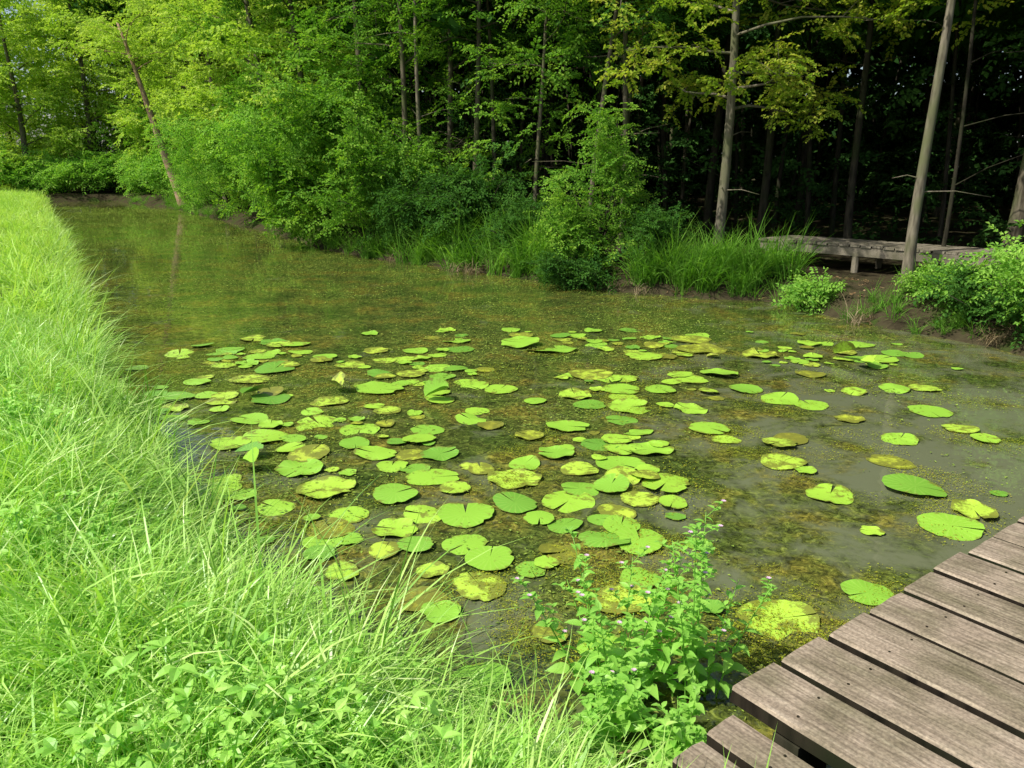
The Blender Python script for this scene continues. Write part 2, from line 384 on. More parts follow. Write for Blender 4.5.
p_,r_,s_=scatter_grass(1500,1.2,7,C_broad,.7,1.3,.5,keep=lambda x,y,d:(np.sin(x*2.7+.5)*np.sin(y*2.9+x)>.5)|(d<.3)*(rng.random(len(x))<.4)|((x>-.9)&(y<3)&(rng.random(len(x))<.35)))
cloud("broadleaf_weeds",p_,r_,s_,C_broad)
def litter_mesh(seed):
    r=random.Random(seed);b=MB()
    for i in range(26):
        az=r.uniform(0,6.28);L=r.uniform(.015,.05)
        b.leaf((r.gauss(0,.06),r.gauss(0,.06),r.uniform(.004,.02)),(math.cos(az),math.sin(az),r.uniform(-.1,.3)),(r.gauss(0,.4),r.gauss(0,.4),1),L,L*r.uniform(.2,.6),0,3,r.uniform(-.4,.6),.2)
    return b.mesh("litter",[M_dead])
C_lit=template_collection("litter",[litter_mesh(i) for i in range(4)])
lp=[]
for _ in range(170):
    x,y=R.gauss(.58,.25),R.gauss(2.25,.28)
    if sdist([(x,y)])[0]>.0: lp.append((x,y,Hh(x,y)))
for _ in range(200):
    x,y=R.uniform(2.5,8.5),R.uniform(9.8,15)
    if .0<sdist([(x,y)])[0]<1.2: lp.append((x,y,Hh(x,y)))
k=len(lp);cloud("dead_leaves",lp,np.column_stack([rng.normal(0,.1,k),rng.normal(0,.1,k),rng.uniform(0,6.28,k)]),rng.uniform(.8,1.4,k),C_lit)

# ------------------------------------------------------------------ lily pads
PT="""70,495,15 34,475,13 58,455,17 79,452,19 -13,428,16 -29,448,15 11,415,10 -18,397,17 -77,439,12 -59,445,12 -46,414,10 -75,469,15 -58,491,15 -31,491,20 -82,521,16 2,553,21 2,508,17 49,534,14 72,538,15 112,543,22 84,584,20 225,525,19 289,534,22 282,472,20 310,495,17 297,590,18 395,722,21 236,642,17 212,588,19
397,799,16 193,389,14 137,364,21 61,383,19 45,337,15 -14,314,14 -49,383,14 -37,371,11 -162,573,19 -134,534,22 -163,606,20 -110,606,18 -74,573,12 -79,640,15 113,735,22 15,650,13 64,780,20 231,860,22 193,839,20 162,947,24 87,860,25 237,985,32 305,957,25 430,803,16 23,755,12 -137,799,26 -179,755,20 -284,839,24 -358,974,25 -281,1014,19 -270,883,23 -408,957,25 48,985,32 237,1045,30 10,1014,26 35,606,15 73,630,17 52,573,15
89,516,14 18,484,11 -41,534,12 -108,491,14 -116,469,16 -58,606,16 -24,573,12 174,669,18 181,642,13 170,729,17 154,799,19 242,799,19 266,762,20 290,745,18 309,698,14 329,642,15 395,669,16 401,642,13 115,448,9 19,350,10 72,405,12 331,860,17 441,931,22 489,957,18 451,1014,19 -240,698,18 -235,630,17 -240,762,20 -134,669,18 -38,698,16 -12,799,18 -72,762,17 -113,860,17 -189,907,18 -66,985,19"""
pads=[tuple(int(a)/100 for a in t.split(',')) for t in PT.split()]
npri=len(pads)
tries=0
while len(pads)<340 and tries<20000:
    tries+=1
    y=R.uniform(3.3,11.1);x=R.uniform(-4.4,5.2)
    if sdist([(x,y)])[0]>-.25: continue
    dens=.9
    if x>1.2 and y<7.0: dens=.05
    if x>2.4 and y<9: dens=min(dens,.08)
    if y<4.3: dens=min(dens,.3)
    if y>9.8: dens=.45
    n_=math.sin(x*1.9+y*1.1)*math.sin(y*1.5-x*.8)
    if n_<0: dens*=.10
    if R.random()>dens: continue
    r_=R.uniform(.05,.17)+(.07 if R.random()<.2 else 0)
    if any((x-a)**2+(y-b)**2<((r_+c)*.52)**2 for a,b,c in pads): continue
    pads.append((x,y,r_))
b=MB()
def pad(b,x,y,r,seed,fold=0,tilt=.0,z0=.006,sink=0):
    q=random.Random(seed);az=q.uniform(0,6.28);S=36;notch=q.choice([.03,.05,.10])
    asp=q.uniform(.76,.97);ph=q.uniform(0,6.28);ca,sa=math.cos(az),math.sin(az)
    ta=q.uniform(0,6.28);vs=[];uv=[];rings=[0,.3,.55,.8,1]
    wob=q.uniform(.0,.06);curl=q.uniform(0,.06) if q.random()<.4 else 0
    torn=[q.uniform(0,6.28) for _ in range(q.choice([0,1,1,2,3]))]
    for j,rr in enumerate(rings):
        for i in range(S+1):
            t=notch+(2*math.pi-2*notch)*i/S
            k=1+.035*math.sin(3*t+ph)+.02*math.sin(7*t+ph*2)+.008*math.sin(13*t+ph*3)
            if rr>.75:
                for tt in torn: k-=.12*math.exp(-((t-tt)/.10)**2)*rr
                k+=q.uniform(-.014,.014)
            k-=.10*math.exp(-(min(t,6.2832-t)/.35)**2)
            lx=r*rr*k*math.cos(t);ly=r*rr*k*math.sin(t)*asp
            z=z0+wob*r*rr*math.sin(2*t+ph)*rr+curl*r*(rr**4)*(1+math.sin(5*t+ph))
            z+=sink*r*(.30*math.sin(t+ph)+.10*math.sin(t*3+ph*2)-.05)*rr
            if fold:
                z+=abs(ly)*fold; ly*=math.cos(math.atan(fold))
            z+=tilt*(lx*math.cos(ta)+ly*math.sin(ta)+r)
            if not sink: z=max(z,.003)
            vs.append((x+lx*ca-ly*sa,y+lx*sa+ly*ca,z));uv.append((t/6.2832,rr))
    fs=[]
    for j in range(len(rings)-1):
        for i in range(S):
            a=j*(S+1)+i;c=a+S+1
            if j==0: fs.append((a,c,c+1))
            else: fs.append((a,c,c+1,a+1))
    b.add(vs,fs,0,uv)
for i,(x,y,r) in enumerate(pads):
    q=random.Random(i*3+1);fold=0;tilt=0;sink=0
    if i>=npri and q.random()<.012: fold=q.uniform(.3,.6);tilt=q.uniform(.1,.2)
    elif q.random()<.12: tilt=q.uniform(.03,.12)
    elif q.random()<.33: sink=q.uniform(.08,.32)
    pad(b,x,y,r,i,fold,tilt,.006+.0035*(i%5),sink)
for (x,y,r,f_,t_) in [(-.75,7.6,.13,.8,.45),(-1.8,7.9,.13,.9,.4),(-2.6,7.7,.14,.5,.25),(3.95,9.3,.13,.9,.6),(4.05,8.9,.13,.5,.35),(-2.0,5.7,.11,.8,.4),(-2.1,6.0,.13,.4,.2)]:
    pad(b,x,y,r,int(x*100)+999,f_,t_,.03)
m,nt,N,L,out=newmat("lily_pad")
ge=N.new('ShaderNodeNewGeometry');uvn=N.new('ShaderNodeUVMap');su=N.new('ShaderNodeSeparateXYZ');L.new(uvn.outputs[0],su.inputs[0])
base=ramp(N,[(0,(.13,.32,.035)),(.25,(.25,.50,.045)),(.6,(.36,.61,.05)),(.82,(.47,.67,.065)),(.95,(.42,.48,.04)),(1,(.28,.25,.03))]);L.new(ge.outputs['Random Per Island'],base.inputs[0])
vein=math_('POWER',math_('ABSOLUTE',math_('SINE',math_('MULTIPLY',su.outputs[0],62.8))),14)
vein=math_('MULTIPLY',vein,.2)
m1=N.new('ShaderNodeMixRGB');m1.inputs[2].default_value=(.50,.68,.15,1);L.new(vein,m1.inputs[0]);L.new(base.outputs[0],m1.inputs[1])
nz=N.new('ShaderNodeTexNoise');nz.inputs['Scale'].default_value=8;nz.inputs['Detail'].default_value=6;nz.inputs['Roughness'].default_value=.78;L.new(ge.outputs['Position'],nz.inputs['Vector'])
edge=math_('MULTIPLY_ADD',math_('POWER',su.outputs[1],6),.09,nz.outputs[0])
edge=math_('MULTIPLY_ADD',math_('POWER',ge.outputs['Random Per Island'],2),.19,edge)
re=ramp(N,[(.60,(0,0,0)),(.68,(.9,.9,.9))]);L.new(edge,re.inputs[0])
m2=N.new('ShaderNodeMixRGB');m2.inputs[2].default_value=(.18,.19,.03,1);L.new(re.outputs[0],m2.inputs[0]);L.new(m1.outputs[0],m2.inputs[1])
p=N.new('ShaderNodeBsdfPrincipled');p.inputs['Roughness'].default_value=.34;p.inputs['Specular IOR Level'].default_value=.5;L.new(m2.outputs[0],p.inputs['Base Color'])
bp=N.new('ShaderNodeBump');bp.inputs['Strength'].default_value=.45;bp.inputs['Distance'].default_value=.006;L.new(nz.outputs[0],bp.inputs['Height']);L.new(bp.outputs[0],p.inputs['Normal'])
L.new(p.outputs[0],out.inputs[0])
link("water_lily_pads",b.mesh("water_lily_pads",[m],True))

def bits_mesh(name,seed,mat,n,rad,lo,hi,zmax=.012,pw=.6):
    r=random.Random(seed);b=MB()
    for i in range(n):
        a=r.uniform(0,6.28);q=rad*r.random()**pw;L=r.uniform(lo,hi);az=r.uniform(0,6.28)
        b.qleaf((q*math.cos(a),q*math.sin(a),r.uniform(.001,zmax)),(math.cos(az),math.sin(az),r.uniform(-.05,.2)),(r.gauss(0,.2),r.gauss(0,.2),1),L,L*r.uniform(.2,.6),0,.1)
    return b.mesh(name,[mat])
C_pw=template_collection("pondweed_bits",[bits_mesh("pondweed_bits",i,M_pondweed,45,.5,.01,.03) for i in range(5)])
C_al=template_collection("algae_bits",[bits_mesh("algae_bits",i,M_mat,110,.18,.006,.022,.018) for i in range(5)])
n=6000;y=3+42*rng.random(n)**1.4;x=np.interp(y,[3,6,10,15,25,34,48],[-1,-3,-5,-8,-14,-19,-27.5])+rng.random(n)*np.interp(y,[3,6,10,15,25,34,48],[5,9,11,9.5,8,7,5])
P=np.column_stack([x,y]);d=sdist(P)
cl=np.sin(x*1.7+y*.9)*np.sin(y*1.3-x*.7)+.5*np.sin(x*4.1)*np.sin(y*3.7)+.4*np.sin(x*.6-y*.45)
k=(d<-.1)&(cl>.1)&~((x>.8)&(y<7)&(rng.random(n)<.85))
P=P[k];k=len(P)
cloud("floating_pondweed",np.column_stack([P,np.full(k,.002)]),np.column_stack([np.zeros(k),np.zeros(k),rng.uniform(0,6.28,k)]),rng.uniform(.5,1.2,k)*(1+P[:,1]/25),C_pw)
al=[]
for cx,cy,cr,cn in [(-.2,3.95,.22,20),(.8,4.5,.2,16),(1.38,3.64,.34,40),(.05,3.5,.15,12),(.72,4.05,.12,6),(.6,3.83,.24,20),(2.12,5.9,.3,24),(2.95,4.95,.36,32),(1.12,5.4,.3,18),(.0,5.5,.3,18),(1.9,6.6,.3,22),(3.1,5.5,.24,16),(.4,3.3,.15,12),(1.0,4.5,.15,6),(2.9,6.4,.24,10),(-.9,5.2,.3,12),(2.3,9.8,.4,24),(.6,9.8,.4,20),(1.1,7.3,.3,18),(-1.4,8.0,.4,20),(-3.5,9.7,.5,22),(1.95,3.9,.16,14),(1.25,7.9,.5,20),(-1.3,4.7,.25,12),(.2,6.3,.4,16),(-1.8,6.6,.4,16),(-.3,8.6,.5,18),(2.6,7.6,.4,18),(.4,4.2,.2,10),(3.6,8.2,.4,18),(1.2,3.3,.2,14),(3.9,6.4,.3,18),(4.4,7.6,.3,16)]:
    for _ in range(cn): al.append((cx+R.gauss(0,cr*.6),cy+R.gauss(0,cr*.6),R.uniform(.001,.004)))
al=np.array(al);k=len(al)
cloud("algae_mats",al,np.column_stack([np.zeros(k),np.zeros(k),rng.uniform(0,6.28,k)]),rng.uniform(.4,1.0,k),C_al)

# ------------------------------------------------------------------ boardwalk
P0=Vector((.79,2.46,0));e=Vector((.80,.60,0));wv=Vector((.60,-.80,0));up=Vector((0,0,1))
def plank(name,origin,along,across,length,width,th,ztop,parent,seed,wm=None):
    r=random.Random(seed);nL=14;b=MB();vs=[];uv=[]
    half=width/2;bev=.010
    sec=[(-half,-th),(-half,-bev*.9),(-half+bev,0),(-half*.3,.0015),(half*.3,.0015),(half-bev,0),(half,-bev*.9),(half,-th)]
    e0=r.uniform(-.018,.018);e1=r.uniform(-.01,.01);cup=r.uniform(-.003,.003);z0=ztop+r.uniform(-.004,.004)
    u0=r.uniform(0,50)
    for i in range(nL+1):
        t=i/nL;s=e0+(length+e1-e0)*t
        wob=.003*math.sin(t*9+seed)+r.uniform(-.0015,.0015)
        for j,(a,z) in enumerate(sec):
            c=origin+along*(s+(r.uniform(-.004,.004) if i in(0,nL) else 0))+across*(a+(wob if abs(a)>half*.5 else 0))
            vs.append((c.x,c.y,z0+z+cup*math.cos(a/half*1.5)));uv.append((u0+s,(a+half)+seed*.37))
    n=len(sec);fs=[];ms=[]
    for i in range(nL):
        for j in range(n):
            j2=(j+1)%n
            fs.append((i*n+j,(i+1)*n+j,(i+1)*n+j2,i*n+j2));ms.append(1 if j in (0,6,7) else 0)  # sides and underside get the painted gap shade
    fs.append(tuple(range(n)));fs.append(tuple(reversed(range(nL*n,nL*n+n))));ms+=[0,0]
    b.add(vs,fs,ms,uv)
    for s in (.22,1.5):
        if s<length:
            for a in (-half*.55,half*.55):
                c=origin+along*(s+r.uniform(-.01,.01))+across*(a+r.uniform(-.01,.01))
                b.tube([(c.x,c.y,z0-.002),(c.x,c.y,z0+.0035)],[.005,.005],7,1)
    return link(name,b.mesh(name,[wm or M_wood,M_gapshade_nails]),parent)
bw=bpy.data.objects.new("boardwalk",None);SC.objects.link(bw)
W_=.262;gap=.032
for i in range(20):
    o=P0+e*(i*(W_+gap)+W_/2)+wv*R.uniform(-.01,.01)
    plank(f"plank_{i+1}",o,wv,e,1.75,W_+R.uniform(-.006,.006),.06,.45,bw,i+3)
for i in range(7):
    o=P0-e*(.05+i*.18+.075)+wv*(.055+R.uniform(-.01,.01))
    plank(f"ramp_board_{i+1}",o,wv,e,1.62,.152,.05,.40-.006*i,bw,i+60)
b=MB()
for s in (.22,1.5):
    b.box(P0+e*3.0+wv*s+up*.31,e,wv,up,3.0,.05,.068)
    b.box(P0-e*.62+wv*s+up*.25,e,wv,up,.55,.045,.06)
for i in range(4):
    for s in (.16,1.58):
        c=P0+e*(.25+i*1.8)+wv*s
        b.tube([c+up*-.9,c+up*.30],[.07,.07],10)
link("beams_and_posts",b.mesh("beams_and_posts",[M_barkd]),bw)

fb=bpy.data.objects.new("wooden_footbridge",None);SC.objects.link(fb)
A=Vector((4.75,15.6,0));B=Vector((8.4,11.5,0));e2=(B-A).normalized();w2=Vector((-e2.y,e2.x,0))
LL=(B-A).length;k=int(LL/.2)
for i in range(k):
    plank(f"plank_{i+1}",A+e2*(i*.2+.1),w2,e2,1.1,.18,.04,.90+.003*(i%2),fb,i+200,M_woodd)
b=MB()
for s in (.06,1.0): b.box(A+e2*LL/2+w2*s+up*.78,e2,w2,up,LL/2,.045,.075)
for i in range(4):
    for s in (.06,1.0):
        c=A+e2*(.2+i*LL/3.2)+w2*s; b.tube([c-up*.4,c+up*.70],[.06,.06],8)
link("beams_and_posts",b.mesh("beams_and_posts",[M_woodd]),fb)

# ------------------------------------------------------------------ trees
def make_tree(name,x,y,h,r,lean,cb,cr,nl,ns,coll,mat,seed,sc=(.8,1.3),z=None,wob=.12,lowdead=0,elr=(.15,.75)):
    q=random.Random(seed);b=MB();z0=(Hh(x,y) if z is None else z)-.1
    n=11;ph=q.uniform(0,6);pts=[];rad=[]
    for i in range(n):
        t=i/(n-1)
        pts.append(Vector((x+lean[0]*h*t+wob*math.sin(t*5+ph)*t**.5,y+lean[1]*h*t+wob*math.cos(t*4+ph)*t**.5,z0+h*t)))
        rad.append(r*(1.2 if i==0 else 1)*(1-.82*t)+.008)
    b.tube(pts,rad,10,0)
    def at(t):
        f=t*(n-1);i=min(int(f),n-2);return pts[i].lerp(pts[i+1],f-i),rad[i]+(rad[i+1]-rad[i])*(f-i)
    SP=[];RT=[];SS=[]
    for k in range(nl):
        t=cb/h+(0.97-cb/h)*((k+q.random())/nl)
        c,rr=at(t);az=k*2.4+q.uniform(-.4,.4)
        tt=(t-cb/h)/(1-cb/h);Lg=cr*(.35+.9*math.sin(math.pi*(.15+.8*tt))**.8)*q.uniform(.65,1.1)
        el=q.uniform(*elr)
        lp=[];lr=[]
        for i in range(6):
            s=i/5;dd=Lg*s
            lp.append(c+Vector((math.cos(az+.25*math.sin(s*3+k))*dd*math.cos(el),math.sin(az+.25*math.sin(s*3+k))*dd*math.cos(el),dd*math.sin(el)-.12*dd*s+.04*math.sin(7*s+k))))
            lr.append(max(.005,min(rr*.4,.05)*(1-.85*s)))
        b.tube(lp,lr,5,0)
        m_=max(1,ns//nl)
        for j in range(m_):
            s=.3+.72*q.random()**.8; f=min(s,1)*5;i=min(int(f),4);pp=lp[i].lerp(lp[i+1],f-i)
            off=Vector((q.gauss(0,.42),q.gauss(0,.42),q.gauss(0,.3)))*(.4+.4*Lg/2.5)
            if j%3==0: b.tube([pp,pp+off*.6+Vector((0,0,.05)),pp+off],[.010,.006,.003],3,0)
            SP.append(pp+off);RT.append((q.gauss(0,.35),q.gauss(0,.35),q.uniform(0,6.28)));SS.append(q.uniform(*sc))
    for k in range(lowdead):
        t=q.uniform(.12,max(.2,cb/h));c,rr=at(t);az=q.uniform(0,6.28);Lg=q.uniform(.4,1.4)
        d=Vector((math.cos(az),math.sin(az),q.uniform(-.1,.5)))
        b.tube([c,c+d*Lg*.5+Vector((0,0,.05)),c+d*Lg],[.012,.008,.003],4,0)
    o=link(name,b.mesh(name,[mat],True))
    if SP: cloud("crown_foliage",[tuple(p) for p in SP],RT,SS,coll,o)
    return o
def make_shrub(name,x,y,rx,h,ns,coll,seed,sc=(.6,1.0),stems=9,over=(0,0)):
    q=random.Random(seed);b=MB();z0=Hh(x,y);SP=[];RT=[];SS=[]
    lobes=[(q.uniform(-.65,.65)*rx,q.uniform(-.65,.65)*rx,q.uniform(.2,.9)*h,q.uniform(.2,.5)*rx,q.uniform(.12,.26)*h) for _ in range(11)]
    for k in range(stems):
        lx,ly,lz,_,_2=lobes[k%len(lobes)]
        b.tube([(x+q.gauss(0,.1),y+q.gauss(0,.1),z0-.1),(x+lx*.4+over[0]*.3,y+ly*.4+over[1]*.3,z0+lz*.5),(x+lx+over[0]*lz/h,y+ly+over[1]*lz/h,z0+lz)],[.03,.02,.008],5,0)
    for j in range(ns):
        lx,ly,lz,lr,lh=q.choice(lobes)
        u=Vector((q.gauss(0,1),q.gauss(0,1),q.gauss(0,1))).normalized()*q.uniform(.4,1.45)
        zz=max(.05,lz+u.z*lh*1.4)
        SP.append((x+lx+u.x*lr+over[0]*zz/h,y+ly+u.y*lr+over[1]*zz/h,z0+zz));RT.append((q.gauss(0,.5)-u.y*.3,q.gauss(0,.5)+u.x*.3,q.uniform(0,6.28)));SS.append(q.uniform(*sc))
    o=link(name,b.mesh(name,[M_barkd],True));cloud("foliage",SP,RT,SS,coll,o);return o

make_tree("maple_tree",3.95,15.6,9.5,.095,(.012,0),2.7,2.9,24,420,C_yel,M_barkp,1,(.5,.9),lowdead=3,elr=(-.15,.35))
make_tree("ash_tree",6.35,12.85,9.5,.08,(.018,.01),5.4,2.2,12,60,C_can,M_barkp,2,lowdead=4)
make_tree("ash_tree",8.75,14.2,11,.14,(.03,0),6,2.6,12,70,C_can,M_bark,3,lowdead=3)
make_tree("ash_tree",7.4,13.9,9,.03,(.0,0),5.5,1.6,9,25,C_can,M_barkd,4,lowdead=3)
make_tree("willow_tree",-17.3,43.2,9,.24,(-.27,0),6.5,2.5,10,80,C_lime,M_barkr,5,(1,1.6),wob=.06)
for i,(x,y,r,lx,cb,col,mt) in enumerate([(-2.9,22.2,.08,.01,4.2,C_sun,M_bark),(-2.35,22.0,.06,-.01,4.6,C_sun,M_barkp),(-1.9,23.6,.10,.04,4.2,C_sun,M_bark),(-1.0,21.5,.08,.02,5,C_sun,M_bark),(-.4,22.6,.06,-.05,5,C_deep,M_bark),(.5,18.6,.05,.03,3.6,C_sun,M_bark),(1.6,17.2,.06,.09,4.0,C_sun,M_bark),(2.4,17.8,.08,.0,3.6,C_deep,M_bark),(-4.6,25.2,.12,.02,2.6,C_sun,M_bark),(-6.6,28.0,.12,-.06,2.2,C_lime,M_bark),(-8.6,30.5,.13,-.10,2.2,C_sun,M_barkp),(-10.8,34.6,.15,.02,1.6,C_lime,M_bark),(-13.4,38.6,.16,-.03,1.8,C_lime,M_bark),(-16.8,47,.2,.03,1.5,C_lime,M_bark),(5.4,17.8,.09,.02,4.2,C_deep,M_barkd),(6.9,16.6,.08,-.02,5,C_can,M_barkd),(9.6,13.0,.11,.03,5,C_can,M_barkd),(11.0,14.6,.12,0,5,C_can,M_barkd)]):
    far=y>25
    make_tree("alder_tree",x,y,R.uniform(11,13) if x<0 else R.uniform(8,9.5),r,(lx,R.uniform(-.02,.02)),cb,R.uniform(2.4,3.2) if x<0 else 2.4,16,(70 if col is C_can else (170 if not far else 240)),col,mt,100+i,(.7,1.2) if not far else (1.2,1.8),lowdead=6)
for i,(x,y,c) in enumerate([(-21.5,54,C_lime),(-25,57,C_lime),(-29,57,C_lime),(-33,56,C_lime),(-37.5,56,C_lime),(-31,62,C_lime),(-37,62,C_lime),(-24,62,C_sun),(-19,50.5,C_lime)]):
    make_tree("lime_tree",x,y,R.uniform(13,16),.22,(R.uniform(-.05,.05),0),.8,R.uniform(3.2,4.2),20,240,c,M_bark,300+i,(1.5,2.4),wob=.3)

def forest_pts(n,dlo,dhi,ylo=6,yhi=75,xmax=34):
    P=np.column_stack([rng.uniform(-34,xmax,n),rng.uniform(ylo,yhi,n)])
    d=sdist(P);s=P[:,0]*.83+P[:,1]*.55
    k=(d>dlo)&(d<dhi)&(s>7.5)&(P[:,1]>9)&((P[:,0]<6.5)|(P[:,1]>10.5))
    return P[k],d[k]
P,d=forest_pts(6000,4.2,30)
sel=[]
for pt in P:
    if all((pt[0]-a[0])**2+(pt[1]-a[1])**2>1.9**2 for a in sel): sel.append(pt)
    if len(sel)>280: break
b=MB()
for i,(x,y) in enumerate(sel):
    q=random.Random(i+900);h=q.uniform(7.5,9.5)+max(0,(y-24)*.15);r=q.uniform(.035,.12);z0=Hh(x,y)-.1;lx,ly=q.gauss(0,.05),q.gauss(0,.03);ph=q.uniform(0,6)
    b.tube([(x+lx*h*t+.15*math.sin(4*t+ph),y+ly*h*t,z0+h*t) for t in (0,.15,.35,.6,.8,1)],[r*1.2,r,r*.92,r*.8,r*.6,.02],5,q.choice([0,0,0,0,1]))
    for k in range(q.randint(1,3)):
        zz=q.uniform(1.5,5);az=q.uniform(0,6.28);Lg=q.uniform(.5,1.6)
        b.tube([(x+lx*zz,y+ly*zz,z0+zz),(x+math.cos(az)*Lg,y+math.sin(az)*Lg,z0+zz+q.uniform(-.1,.7))],[.014,.004],3,0)
ft=link("forest_trees",b.mesh("forest_trees",[M_barkd,M_bark],True))
P,d=forest_pts(60000,2.2,34)
gapn=np.sin(P[:,0]*.75+.6)*np.sin(P[:,1]*.62+1.9)
P=P[gapn>-.85][:5400];k=len(P);z=5.6+rng.random(k)*3.4+np.clip((P[:,1]-24)*.15,0,5)
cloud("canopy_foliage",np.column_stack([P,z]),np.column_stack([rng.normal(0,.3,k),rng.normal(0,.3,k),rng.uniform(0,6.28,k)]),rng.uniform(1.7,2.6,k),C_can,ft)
P,d=forest_pts(90000,.8,7)
cl=np.sin(P[:,0]*1.3+1)*np.sin(P[:,1]*1.1+P[:,0]*.5)
k=(cl>-.1)&(P[:,0]<1.5);Pa=P[k][:1150];k=len(Pa);z=height(Pa)+.3+rng.random(k)*5.2
cloud("understory_saplings",np.column_stack([Pa,z]),np.column_stack([rng.normal(0,.4,k),rng.normal(0,.4,k),rng.uniform(0,6.28,k)]),rng.uniform(.7,1.2,k)*(1+Pa[:,1]*.012),C_sun)
P,d=forest_pts(60000,1.5,26)
# keep the walkway itself clear of undergrowth
ta=(P[:,0]-A.x)*e2.x+(P[:,1]-A.y)*e2.y;wa=(P[:,0]-A.x)*w2.x+(P[:,1]-A.y)*w2.y
clear=(ta>-.5)&(ta<LL+.5)&(wa>-1.6)&(wa<1.5)
P=P[~clear]
z=height(P);cl=np.sin(P[:,0]*1.1+1)*np.sin(P[:,1]*.9+P[:,0]*.4)
k=(cl>-.3);P=P[k][:3600];z=z[k][:3600];k=len(P);zz=z+.05+rng.random(k)**1.6*4.4
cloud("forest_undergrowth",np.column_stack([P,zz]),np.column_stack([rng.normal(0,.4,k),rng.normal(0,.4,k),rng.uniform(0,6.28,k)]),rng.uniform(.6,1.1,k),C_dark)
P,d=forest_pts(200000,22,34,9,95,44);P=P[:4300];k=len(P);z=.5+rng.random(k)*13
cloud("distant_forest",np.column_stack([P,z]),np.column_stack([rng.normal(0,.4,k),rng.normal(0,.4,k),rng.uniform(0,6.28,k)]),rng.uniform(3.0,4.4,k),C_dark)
k=900;x=rng.uniform(-50,-14,k);y=64+rng.uniform(0,7,k)
cloud("distant_treeline",np.column_stack([x,y,.2+16*rng.random(k)**1.1]),np.column_stack([rng.normal(0,.4,k),rng.normal(0,.4,k),rng.uniform(0,6.28,k)]),rng.uniform(2.8,4.0,k),C_lime)

SH=[(-4.9,23.6,1.9,3.4,380,C_shrub,(-.9,-1.6)),(-3.2,21.6,1.5,2.6,260,C_sun,(-.6,-.9)),(-6.8,27.2,2.0,3.2,280,C_bright,(-.8,-.8)),(-9.3,31.2,2.2,3.2,260,C_shrub,(-.6,-.6)),(-12,35.6,2.4,3.6,240,C_bright,(-.6,-.6)),(-15,40.5,2.4,3.0,200,C_bright,(0,0)),(-.9,19.2,1.2,1.7,150,C_deep,(0,-.3)),(1.3,15.9,.9,1.2,110,C_sun,(0,-.5)),(1.7,16.3,1.0,2.9,170,C_sun,(.1,-.5)),(.2,17.6,1.1,1.2,120,C_deep,(0,-.3)),
 (2.9,15.4,.7,.9,80,C_deep,(0,-.3)),(7.2,9.9,.9,.85,230,C_bright,(-.5,-.2)),(8.2,9.4,1.0,1.2,260,C_bright,(-.3,0)),(4.9,12.95,.4,.35,40,C_bright,(-.1,-.2)),(-2.2,20.4,1.0,1.1,120,C_willow,(-.3,-.7)),(9.8,11.6,1.0,1.4,140,C_sun,(0,0)),(6.6,10.4,.6,.4,100,C_deep,(-.5,-.2)),(6.3,11.2,.5,.3,50,C_bright,(-.3,-.1)),(1.2,15.3,.6,.6,90,C_deep,(-.1,-.5)),(-19.5,48.5,2.2,2.6,160,C_bright,(0,0)),(-34,52,3,2.4,200,C_bright,(0,0)),(-30,55,3,2.2,200,C_bright,(0,0)),(-26,55.5,2.5,2.2,160,C_bright,(0,0)),(-23,53,2,2.2,120,C_bright,(0,0)),(-38.5,52,3,2.4,180,C_bright,(0,0))]
for i,(x,y,rx,h,ns,c,ov) in enumerate(SH):
    make_shrub("bank_shrub",x,y,rx,h,ns,c,500+i,(.5,.85) if y<18 else ((.8,1.3) if y<45 else (1.3,2)),over=ov)
sp=[];ss=[]
for (cx,cy,n_,s,q_) in [(4.0,14.1,22,.35,1.1),(3.5,14.4,20,.4,1.05),(2.6,14.7,14,.35,1.15),(.9,15.9,12,.3,1.0),(.3,16.7,20,.5,1.5),(-.6,17.8,20,.5,1.4),(-1.6,18.9,18,.5,1.25),(5.0,12.8,8,.25,.45),(-19.5,45.6,14,1.2,1.3),(-3,20.2,8,.5,1),(5.6,11.7,14,.3,.5),(6.1,10.7,10,.25,.45)]:
    for _ in range(n_):
        x,y=cx+R.gauss(0,s),cy+R.gauss(0,s*.35)
        if sdist([(x,y)])[0]>-.15: sp.append((x,y,max(Hh(x,y),0)));ss.append(q_)
for i in range(len(RIGHT)-1):
    a=Vector(RIGHT[i]);c=Vector(RIGHT[i+1]);m_=int((c-a).length*3.6)
    for j in range(m_):
        t=(j+R.random())/m_;q=a.lerp(c,t);x,y=q.x+R.gauss(.12,.14),q.y+R.gauss(.12,.14)
        mask=math.sin(x*2.3+y*1.1)+.6*math.sin(y*5.1)
        if mask<-.5: continue
        f_=.7 if (x>4.4 and y<14) else 1
        sp.append((x,y,max(Hh(x,y),-.05)-.12));ss.append((R.uniform(.4,.85)+.25*max(0,mask))*f_)
for (x,y) in [(-4.85,8.9),(-4.5,8.3),(-3.2,6.5),(-2.9,6.1),(-3.3,6.9),(-2.45,5.3),(-1.6,4.0),(-1.75,4.3),(-6.3,11.6),(-8.3,15.2)]:
    sp.append((x,y,.05));ss.append(.66)
sp=np.array(sp);k=len(sp)
cloud("sedge_clumps",sp,np.column_stack([rng.normal(0,.12,k),rng.normal(0,.12,k),rng.uniform(0,6.28,k)]),rng.uniform(.7,1.0,k)*np.array(ss),C_sedge)
ds=[]
for (cx,cy,n_) in [(-.5,17.15,6),(-.9,17.6,4),(5.4,11.5,2),(6.2,9.9,3),(2.3,14.45,3),(-2.9,19.5,3)]:
    for _ in range(n_): 
        x,y=cx+R.gauss(0,.25),cy+R.gauss(0,.15);ds.append((x,y,max(Hh(x,y),0)))
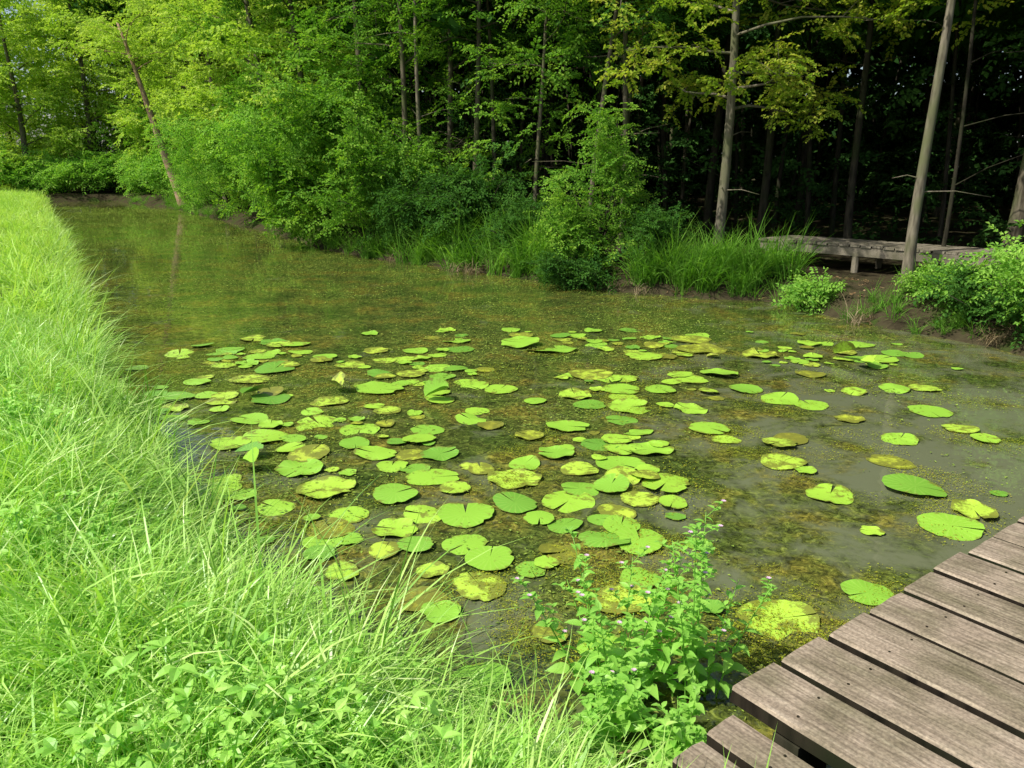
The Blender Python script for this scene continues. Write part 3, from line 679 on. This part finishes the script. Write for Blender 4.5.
k=len(ds);cloud("dry_sedge",ds,np.column_stack([rng.normal(0,.3,k),rng.normal(0,.3,k),rng.uniform(0,6.28,k)]),rng.uniform(.45,.8,k),C_straw)

# ------------------------------------------------------------------ flowering weeds at the boardwalk corner
m,nt,N,L,out=newmat("pink_petal");p=N.new('ShaderNodeBsdfPrincipled');p.inputs['Base Color'].default_value=(.62,.4,.52,1);p.inputs['Roughness'].default_value=.6;L.new(p.outputs[0],out.inputs[0]);M_pet=m
def weedplant(name,x,y,nst,spread,h0,h1,seed,leafL=.075,flowers=True):
    q=random.Random(seed);b=MB()
    for k in range(nst):
        az=q.uniform(0,6.28);rr=spread*q.random()**.6;bx,by=x+math.cos(az)*rr*.5,y+math.sin(az)*rr*.5
        h=q.uniform(h0,h1);z0=max(Hh(bx,by),0)-.02;ex,ey=x+math.cos(az)*rr*1.5,y+math.sin(az)*rr*1.5
        pts=[Vector((bx+(ex-bx)*t**1.4,by+(ey-by)*t**1.4,z0+h*t)) for t in [i/8 for i in range(9)]]
        b.tube(pts,[.005*(1-.7*i/8) for i in range(9)],5,1)
        nlf=int(h/.026)
        for j in range(nlf):
            t=.1+.9*j/nlf;f=t*8;i=min(int(f),7);c=pts[i].lerp(pts[i+1],f-i);la=j*2.4+q.uniform(-.3,.3)
            L_=leafL*(1.2-.75*t)*q.uniform(.7,1.2);el=.5*t+q.uniform(-.25,.3)
            b.leaf(c,(math.cos(la)*math.cos(el),math.sin(la)*math.cos(el),math.sin(el)),(q.gauss(0,.15),q.gauss(0,.15),1),L_,L_*q.uniform(.36,.5),0,5,q.uniform(.3,1),.2,1.1)
            if t>.5 and q.random()<.3:
                sdir=Vector((math.cos(la+1),math.sin(la+1),.8)).normalized();Ls=q.uniform(.04,.11)
                b.tube([c,c+sdir*Ls],[.002,.001],4,1)
                for w_ in range(5):
                    aa=w_*2.4;b.leaf(c+sdir*Ls*(.4+.12*w_),(math.cos(aa),math.sin(aa),.4),(0,0,1),.04,.02,0,3,.4,.2)
                if flowers and q.random()<.4:
                    for w_ in range(7):
                        aa=w_*.9;b.leaf(c+sdir*Ls,(math.cos(aa),math.sin(aa),.5),(0,0,1),.014,.009,2,3,.3,.2)
    return link(name,b.mesh(name,[M_weed,M_weed,M_pet],True))
weedplant("flowering_weed",.45,2.98,15,.34,.38,.70,1,.11)
weedplant("flowering_weed",.80,3.05,8,.20,.58,.92,2,.10)
weedplant("leafy_weed",.64,2.55,13,.16,.18,.38,3,.12,False)
weedplant("leafy_weed",.35,2.70,10,.17,.15,.34,4,.11,False)
weedplant("leafy_weed",-1.35,2.4,5,.16,.12,.28,5,.08,False)
weedplant("leafy_weed",-.2,2.75,6,.16,.12,.28,6,.08,False)

# ------------------------------------------------------------------ light, sky, camera
sv=Vector((-.56,-.26,.80)).normalized()
sun=bpy.data.lights.new("sun",'SUN');sun.energy=5;sun.angle=math.radians(.53);sun.color=(1,.97,.88)
so=bpy.data.objects.new("sun",sun);SC.objects.link(so);so.rotation_euler=sv.to_track_quat('Z','Y').to_euler();so.location=(-20,-20,40)
w=bpy.data.worlds.new("World");scene.world=w;w.use_nodes=True
nt=w.node_tree;bg=nt.nodes['Background'];sk=nt.nodes.new('ShaderNodeTexSky');sk.sky_type='NISHITA';sk.sun_disc=False
sk.sun_elevation=math.asin(sv.z);sk.sun_rotation=math.atan2(sv.x,sv.y);sk.air_density=1.0;sk.dust_density=2.5
nt.links.new(sk.outputs[0],bg.inputs[0]);bg.inputs[1].default_value=.15
cd=bpy.data.cameras.new("Camera");co=bpy.data.objects.new("Camera",cd);SC.objects.link(co)
cd.sensor_width=36;cd.lens=28.125;cd.clip_start=.05;cd.clip_end=1500
co.location=(0,0,2.25);co.rotation_euler=(math.radians(90-15.3),0,0);scene.camera=co
scene.view_settings.view_transform='Standard';scene.view_settings.look='None';scene.view_settings.exposure=0
